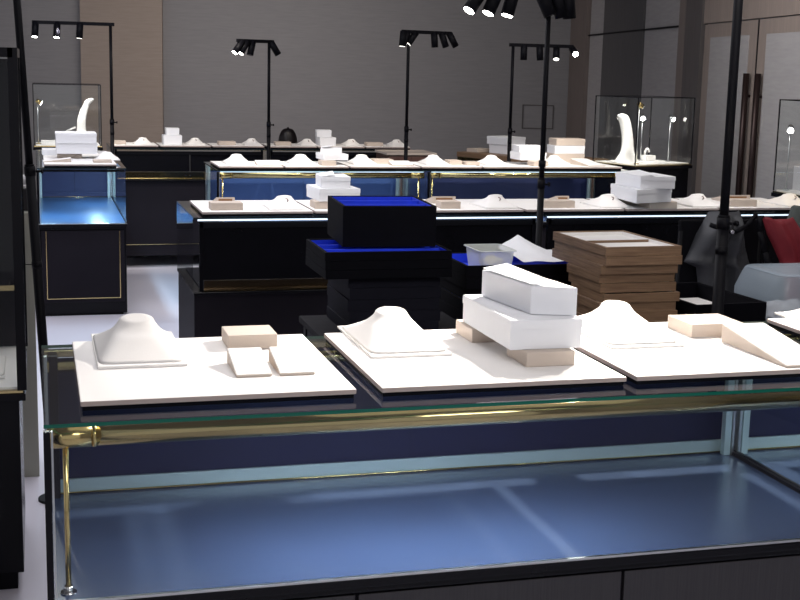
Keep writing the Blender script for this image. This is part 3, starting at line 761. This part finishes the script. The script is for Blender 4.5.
# sheet of white paper, creased, with raised corner
b = B(); nx, ny = 14, 12
P00, P10, P11, P01 = Vector((1.672, 4.30, .0)), Vector((1.985, 4.275, .0)), Vector((1.90, 4.60, .0)), Vector((1.675, 4.58, .0))
gr = []
for j in range(ny+1):
    row = []
    for i in range(nx+1):
        u, v = i/nx, j/ny
        p = P00*(1-u)*(1-v)+P10*u*(1-v)+P11*u*v+P01*(1-u)*v
        zed = ztop+.002+.060*max(0, 1-abs(u-.35)*2.2)*v**1.2+.004*math.sin(u*9+v*4)**2
        row.append(b.bm.verts.new((p.x, p.y, zed)))
    gr.append(row)
for j in range(ny):
    for i in range(nx): b.bm.faces.new((gr[j][i], gr[j][i+1], gr[j+1][i+1], gr[j+1][i])).smooth = True
tag(b.build('paper_sheet', M['paper']), 'creased white paper sheet beside the small clear bin', 'paper')
# low open black tray in front of the backpack with white lining
zb = .7605
for i in range(2):
    if i == 0: o_ = stock_tray(.27, .40, .048, M['box'], M['white'], 0, low=.03)
    else: o_ = stock_tray(.272, .42, .102, M['box'], M['box'], 0, low=.008)
    o_.location = (2.180, 3.955, zb); o_.rotation_euler[2] = R(4)
    o_['label'] = ('black tray under the open deep one right of the walnut stack', 'deep open black tray holding white card, right of the walnut stack')[i]; o_['category'] = 'tray'
    zb += .0486
cd = B(); cd.box(-.115, .115, -.15, .17, 0, .045, .002); cd = cd.build('card_stack', M['white'], None, (2.178, 3.95, zb-.0486+.0085)); cd.rotation_euler[2] = R(4)
tag(cd, 'white card lying inside the deep open black tray', 'card')
t = thing('plastic_tub', 'large frosted plastic tub at right behind the foreground trays', 'plastic container', (2.715, 4.04, .7605))
def rrect(w, d, r, z):
    return [(cx*(w/2-r)+r*math.cos(R(a0+j*22.5)), cy*(d/2-r)+r*math.sin(R(a0+j*22.5)), z) for cx, cy, a0 in ((1, 1, 0), (-1, 1, 90), (-1, -1, 180), (1, -1, 270)) for j in range(5)]
B().rings([rrect(.47, .28, .06, 0), rrect(.51, .31, .06, .025), rrect(.545, .33, .06, .10), rrect(.545, .33, .06, .135), rrect(.50, .30, .05, .19), rrect(.485, .29, .05, .206)], cap=False).build('tub', M['tub'], t)
B().rings([rrect(.485, .29, .05, .206), rrect(.47, .28, .05, .212), rrect(.40, .21, .04, .212), rrect(.39, .20, .04, .202)], cap=True).build('lid', M['tub'], t)
B().box(-.06, .06, -.128, -.116, .2095, .217, .002).build('latch', M['tub'], t)
blob('crumpled white wrapping inside the frosted tub', 2.60, 4.03, .764, .085, .09, .09, M['paper'], 'crumpled_wrapping', 'wrapping', 5)
blob('crumpled yellow wrapping inside the frosted tub', 2.79, 4.02, .764, .07, .07, .07, M['yellow'], 'crumpled_wrapping', 'wrapping', 9)

# ------------------------------------------------------------------ chair with coats
t = thing('chair', 'chair buried under dark coats behind the plastic tub', 'chair', (3.02, 5.50, 0), math.pi)
B().box(-.22, .22, -.22, .22, .43, .47, .01).build('seat', M['blackm'], t)
B().box(-.21, .21, .185, .21, .62, 1.0, .008).build('backrest', M['blackm'], t)
for x in (-.2, .2):
    for y in (-.2, .2): B().cyl((x, y, 0), (x, y, .95 if y > 0 else .43), .012, seg=10).build('leg', M['blackm'], t)
dup(t, (3.62, 5.50, 0), math.pi, 'chair hidden under the grey-green garment at the right edge')
def cloth(name, label, rows, y0, m, amp=.03, freq=5., thick=.05, seed=0., lean=.0, cat='coat'):
    """hanging garment: rows = (z, x_left, x_right) from top to hem"""
    N = 26; b = B(); F = []; K = []
    RR = []
    for i in range(len(rows)-1):
        for j in range(5):
            u = j/5.; RR.append(tuple(rows[i][k]*(1-u)+rows[i+1][k]*u for k in range(3)))
    RR.append(rows[-1])
    n_ = len(RR)
    for q, (z, xl, xr) in enumerate(RR):
        fr, bk = [], []
        t_ = q/(n_-1)
        for i in range(N+1):
            u = i/N; x = xl+(xr-xl)*u
            fold = amp*(.35+.65*t_)*math.sin(u*freq*2*math.pi/2+seed+t_*1.7)+.4*amp*math.sin(u*freq*5.1+seed*2+t_*3)
            bulge = thick*math.sin(math.pi*u)**.5*(.4+.6*math.sin(math.pi*min(1, t_*1.6+.1))) if 0 < u < 1 else 0
            fr.append(b.bm.verts.new((x, y0-bulge+fold-lean*t_, z+.012*math.sin(u*7+seed)*(1-t_))))
            bk.append(b.bm.verts.new((x, y0+.02+fold*.3-lean*t_, z)))
        F.append(fr); K.append(bk)
    for q in range(n_-1):
        for i in range(N):
            b.bm.faces.new((F[q+1][i], F[q+1][i+1], F[q][i+1], F[q][i])).smooth = True
            b.bm.faces.new((K[q][i], K[q][i+1], K[q+1][i+1], K[q+1][i])).smooth = True
        b.bm.faces.new((F[q][0], K[q][0], K[q+1][0], F[q+1][0])); b.bm.faces.new((F[q][N], F[q+1][N], K[q+1][N], K[q][N]))
    for i in range(N):
        b.bm.faces.new((F[0][i], F[0][i+1], K[0][i+1], K[0][i])).smooth = True
        b.bm.faces.new((F[-1][i+1], F[-1][i], K[-1][i], K[-1][i+1]))
    return tag(b.build(name, m), label, cat)
c1 = cloth('jacket', 'dark grey jacket draped behind the tall right pole', [(1.035, 2.945, 3.09), (1.0, 2.925, 3.10), (.93, 2.885, 3.11), (.87, 2.86, 3.13), (.81, 2.83, 3.15), (.785, 2.89, 3.16), (.50, 2.94, 3.17)], 5.268, M['jacket'], .028, 4.3, .10, .4, .03)
b = B(); b.tube([(2.86, 5.11, 1.0), (2.93, 5.09, .975), (2.97, 5.085, .97), (3.03, 5.09, .995), (3.09, 5.12, 1.04)], .011)
b.build('strap', M['blackm'], c1)
B().cyl((2.95, 5.078, .973), (2.95, 5.068, .971), .008).build('buckle', M['chrome'], c1)
b = B(); b.tube([(3.10, 5.10, 1.04), (3.10, 5.09, .97), (3.12, 5.07, .88), (3.15, 5.06, .78), (3.16, 5.06, .68)], .015)
b.build('black_edging', M['blackm'], c1)
cloth('jacket', 'crimson red garment hanging right of the dark grey jacket', [(1.026, 3.10, 3.24), (.96, 3.125, 3.29), (.90, 3.16, 3.33), (.843, 3.19, 3.36), (.75, 3.22, 3.38), (.62, 3.23, 3.38)], 5.06, M['red'], .012, 3.5, .04, 1.3, .02)
cloth('jacket', 'grey-green garment at the right edge behind the red one', [(1.06, 3.36, 3.85), (1.0, 3.34, 3.88), (.9, 3.34, 3.9), (.75, 3.36, 3.9), (.55, 3.38, 3.9)], 5.25, M['jacketg'], .02, 3.1, .04, 2.2, .01)

# ------------------------------------------------------------------ lighting stands
def spot(loc, target, e, ang=40, blend=.6, col=(1, .93, .85), size=.03):
    li = bpy.data.lights.new('lamp_beam', 'SPOT'); li.energy = e; li.spot_size = R(ang); li.spot_blend = blend; li.color = col; li.shadow_soft_size = size
    o = bpy.data.objects.new('lamp_beam', li); COL.objects.link(o); o.location = loc
    o.rotation_euler = (Vector(target)-Vector(loc)).to_track_quat('-Z', 'Y').to_euler(); return o
def stand(label, x, y, bdir, a, bnd, heads, tilt=0., top=1.93, k_=1., jz=1.20, base=.13, low=.09):
    t = thing('lighting_stand', label, 'lamp stand', (x, y, 0)); t.rotation_euler = (0, R(tilt), 0)
    b = B(); b.cyl((0, 0, 0), (0, 0, .012), base, seg=32); b.cyl((0, 0, .012), (0, 0, .03), .03, .02, seg=20); b.build('base_plate', M['blackm'], t)
    B().cyl((0, 0, .02), (0, 0, jz-.01), .0155*k_, seg=18).build('lower_pole', M['blackm'], t)
    B().cyl((0, 0, jz-.01), (0, 0, top), .0120*k_, seg=18).build('upper_pole', M['blackm'], t)
    c = B(); c.cyl((0, 0, jz-.035), (0, 0, jz), .0178*k_, seg=18); c.cyl((0, 0, jz), (0, 0, jz+.007), .0155*k_, seg=18); c = c.build('clamp_collar', M['blackm'], t)
    k = B(); k.cyl((.018*k_, 0, jz-.02), (.034*k_, 0, jz-.02), .0045, seg=10); k.cyl((.034*k_, 0, jz-.02), (.042*k_, 0, jz-.02), .009, seg=12); k.build('knob', M['blackm'], c)
    k = B(); k.cyl((0, 0, jz-low-.025), (0, 0, jz-low), .0168*k_, seg=18); k.build('collar', M['blackm'], t)
    d = Vector((math.cos(bdir), math.sin(bdir), 0)); p = Vector((-d.y, d.x, 0)); h = .014
    br = B(); q = [d*a-p*h, d*bnd-p*h, d*bnd+p*h, d*a+p*h]; br.prism([(v.x, v.y) for v in q], top-.012, top+.014, bev=.002); br.build('crossbar', M['blackm'], t)
    for (s, az, tl, lit) in heads:
        # yoke + can; tl = degrees from straight down, az = compass direction of the beam
        o = d*s + Vector((0, 0, top-.014))
        u = Vector((math.cos(az)*math.sin(tl), math.sin(az)*math.sin(tl), -math.cos(tl)))
        hd = B(); hd.cyl(o, o+Vector((0, 0, -.012)), .006, seg=8)
        s0 = o+Vector((0, 0, -.012))-u*.030; s1 = s0+u*.115
        hd.cyl(s0, s1, .026, seg=22); hd = hd.build('lamp_head', M['blackm'], t)
        ls = B(); ls.cyl(s1-u*.001, s1+u*.0012, .0215, seg=22); ls.build('lens', (M['warm'] if lit == 2 else M['warmd']) if lit else M['black'], hd)
    return t
PI = math.pi
# tall near right stand; its crossbar is above the picture
stand('tall black lighting stand at right behind the beige block', 2.06, 3.60, R(188), -.08, .62, [(.12, R(235), R(25), 1), (.28, R(230), R(28), 1), (.44, R(225), R(30), 1), (.58, R(215), R(32), 1)], top=2.12, k_=1.2, jz=1.215, base=.11)
stand('black lighting stand leaning at left behind the leftmost tray', .034, 4.90, R(180), -.05, .5, [(.2, R(270), R(20), 0), (.4, R(270), R(20), 1)], tilt=-2.65, top=2.1, base=.06, k_=1.13, jz=1.27, low=.35)
stand('black lighting stand in the middle with its lamps cut by the top edge', 1.928, 4.80, R(175), -.10, .30,
      [(.275, R(200), R(38), 2), (.21, R(200), R(28), 2), (.145, R(200), R(18), 2), (.03, R(330), R(26), 0), (-.03, R(350), R(16), 0), (-.075, R(10), R(8), 0)], top=1.965, k_=.85, jz=1.228, low=-.075)
stand('black lighting stand at far left, lamps over the upper left showcase', .578, 10.46, R(180), -.03, .585,
      [(.56, R(250), R(12), 2), (.40, R(250), R(12), 2), (.23, R(200), R(4), 1)], base=.08)
stand('black lighting stand left of centre before the farthest row', 1.79, 10.30, R(205), -.04, .30,
      [(.27, R(205), R(38), 2), (.22, R(205), R(34), 2), (.16, R(215), R(16), 0), (-.035, R(0), R(32), 0)], top=1.83)
stand('black lighting stand with six lamps right of centre', 2.775, 9.75, R(18), -.06, .40,
      [(-.05, R(190), R(5), 1), (-.02, R(195), R(22), 1), (.05, R(195), R(38), 1), (.24, R(0), R(5), 0), (.32, R(0), R(20), 0), (.40, R(0), R(30), 0)], top=1.925)
stand('black lighting stand behind the third row, lamps to its right', 3.575, 9.60, R(0), -.03, .50,
      [(.09, R(0), R(0), 0), (.22, R(0), R(5), 0), (.36, R(250), R(30), 1), (.50, R(262), R(68), 2)], top=1.845)

# ------------------------------------------------------------------ light
# beams of the stands
W_ = (1, .95, .90)
spot((1.75, 3.55, 1.86), (.45, 2.85, .98), 150, 50)
spot((1.60, 3.50, 1.86), (1.05, 2.85, .98), 120, 60)
spot((1.95, 3.50, 1.86), (1.75, 2.85, .98), 120, 65)
spot((-.15, 4.80, 1.86), (.15, 2.95, .98), 90, 45)
# second row
for x in (.95, 1.5, 2.3, 3.0, 3.6): spot((x+.25, 5.6, 2.2), (x, 6.05, .99), 20, 60, col=W_)
for x in (1.3, 1.9, 2.6, 3.2, 3.75): spot((x+.1, 7.8, 2.15), (x, 8.75, .99), 60, 55, col=(1, .93, .84))
for x in (.8, 1.4, 2.1, 2.8): spot((x, 9.9, 2.15), (x, 10.8, .99), 24, 55, col=(1, .90, .78))
spot((.35, 10.1, 1.9), (.30, 9.2, 1.0), 26, 50, col=W_)
spot((.2, 10.4, 1.9), (.35, 10.8, 1.1), 60, 60, col=W_)
spot((3.7, 10.0, 2.1), (3.75, 10.4, .97), 10, 60, col=(1, .92, .75))
spot((4.3, 8.6, 1.95), (4.40, 9.0, 1.15), 60, 50, col=W_)
spot((4.2, 6.1, 1.95), (4.45, 6.55, 1.1), 7, 60, col=W_)
spot((3.3, 4.6, 2.4), (3.25, 5.2, .8), 10, 50, col=W_)
spot((2.0, 3.4, 2.5), (1.9, 4.3, .9), 18, 70, col=W_)
def area(loc, target, sx, sy, e, col):
    li = bpy.data.lights.new('fill_light', 'AREA'); li.shape = 'RECTANGLE'; li.size = sx; li.size_y = sy; li.energy = e; li.color = col
    o = bpy.data.objects.new('fill_light', li); COL.objects.link(o); o.location = loc
    o.rotation_euler = (Vector(target)-Vector(loc)).to_track_quat('-Z', 'Y').to_euler()
area((.2, 7.2, 3.2), (.2, 7.2, 0), 1.6, 4.5, 110, (.93, .93, 1))  # added overhead fill to brighten the pale floor at left
spot((3.95, 5.7, 2.1), (3.82, 6.02, 1.0), 14, 22, col=(1, .74, .36))  # added warm beam tinting the rightmost second-row bust; no stand lamp behind it
area((1.4, .4, 2.7), (1.2, 3.2, .9), 1.6, .8, 38, (1, .97, .96))  # soft fill from the camera side, in place of unseen lamps
area((3.6, 8.0, 3.1), (5.6, 9.8, 1.2), 1.5, 1.5, 36, (1, .96, .93))  # added fill aimed at the right wall to lighten its panels
area((2.2, 13.2, 1.6), (2.6, 16, .9), 2.5, .5, 10, (1, .86, .76))  # low warm fill behind the farthest row, added for a glow on the wall
area((1.8, 13.4, 3.2), (1.8, 15.5, 1.2), 3.2, 1.0, 58, (1, .93, .87))  # fill under the ceiling, added to lift the back wall
area((2.2, 4.5, 3.2), (2.2, 4.5, 0), 5, 5, 40, (1, .95, .92))  # wide dim fill added overhead, without a fixture
w = bpy.data.worlds.new('room_ambience'); bpy.context.scene.world = w; w.use_nodes = True
w.node_tree.nodes['Background'].inputs['Color'].default_value = (.80, .80, .88, 1)
w.node_tree.nodes['Background'].inputs['Strength'].default_value = .56

# ------------------------------------------------------------------ camera
F, PIT, YAW, ROLL = 1295., .1772, .2754, .0232
cam = bpy.data.cameras.new('camera'); co = bpy.data.objects.new('camera', cam); COL.objects.link(co)
cam.sensor_fit = 'HORIZONTAL'; cam.sensor_width = 36.; cam.lens = F*36./800.; cam.clip_start = .05; cam.clip_end = 100
fwd = Vector((math.sin(YAW)*math.cos(PIT), math.cos(YAW)*math.cos(PIT), -math.sin(PIT)))
right = Vector((math.cos(YAW), -math.sin(YAW), 0)); up = right.cross(fwd)
r2_ = right*math.cos(ROLL)+up*math.sin(ROLL); u2_ = up*math.cos(ROLL)-right*math.sin(ROLL)
mw = Matrix.Identity(4)
for i in range(3): mw[i][0] = r2_[i]; mw[i][1] = u2_[i]; mw[i][2] = -fwd[i]
mw.translation = Vector((0, 0, 1.65))
co.matrix_world = mw
sc = bpy.context.scene; sc.camera = co
sc.cycles.transparent_max_bounces = 32
sc.view_settings.view_transform = 'Standard'; sc.view_settings.look = 'None'; sc.view_settings.exposure = 0.; sc.view_settings.gamma = 1.
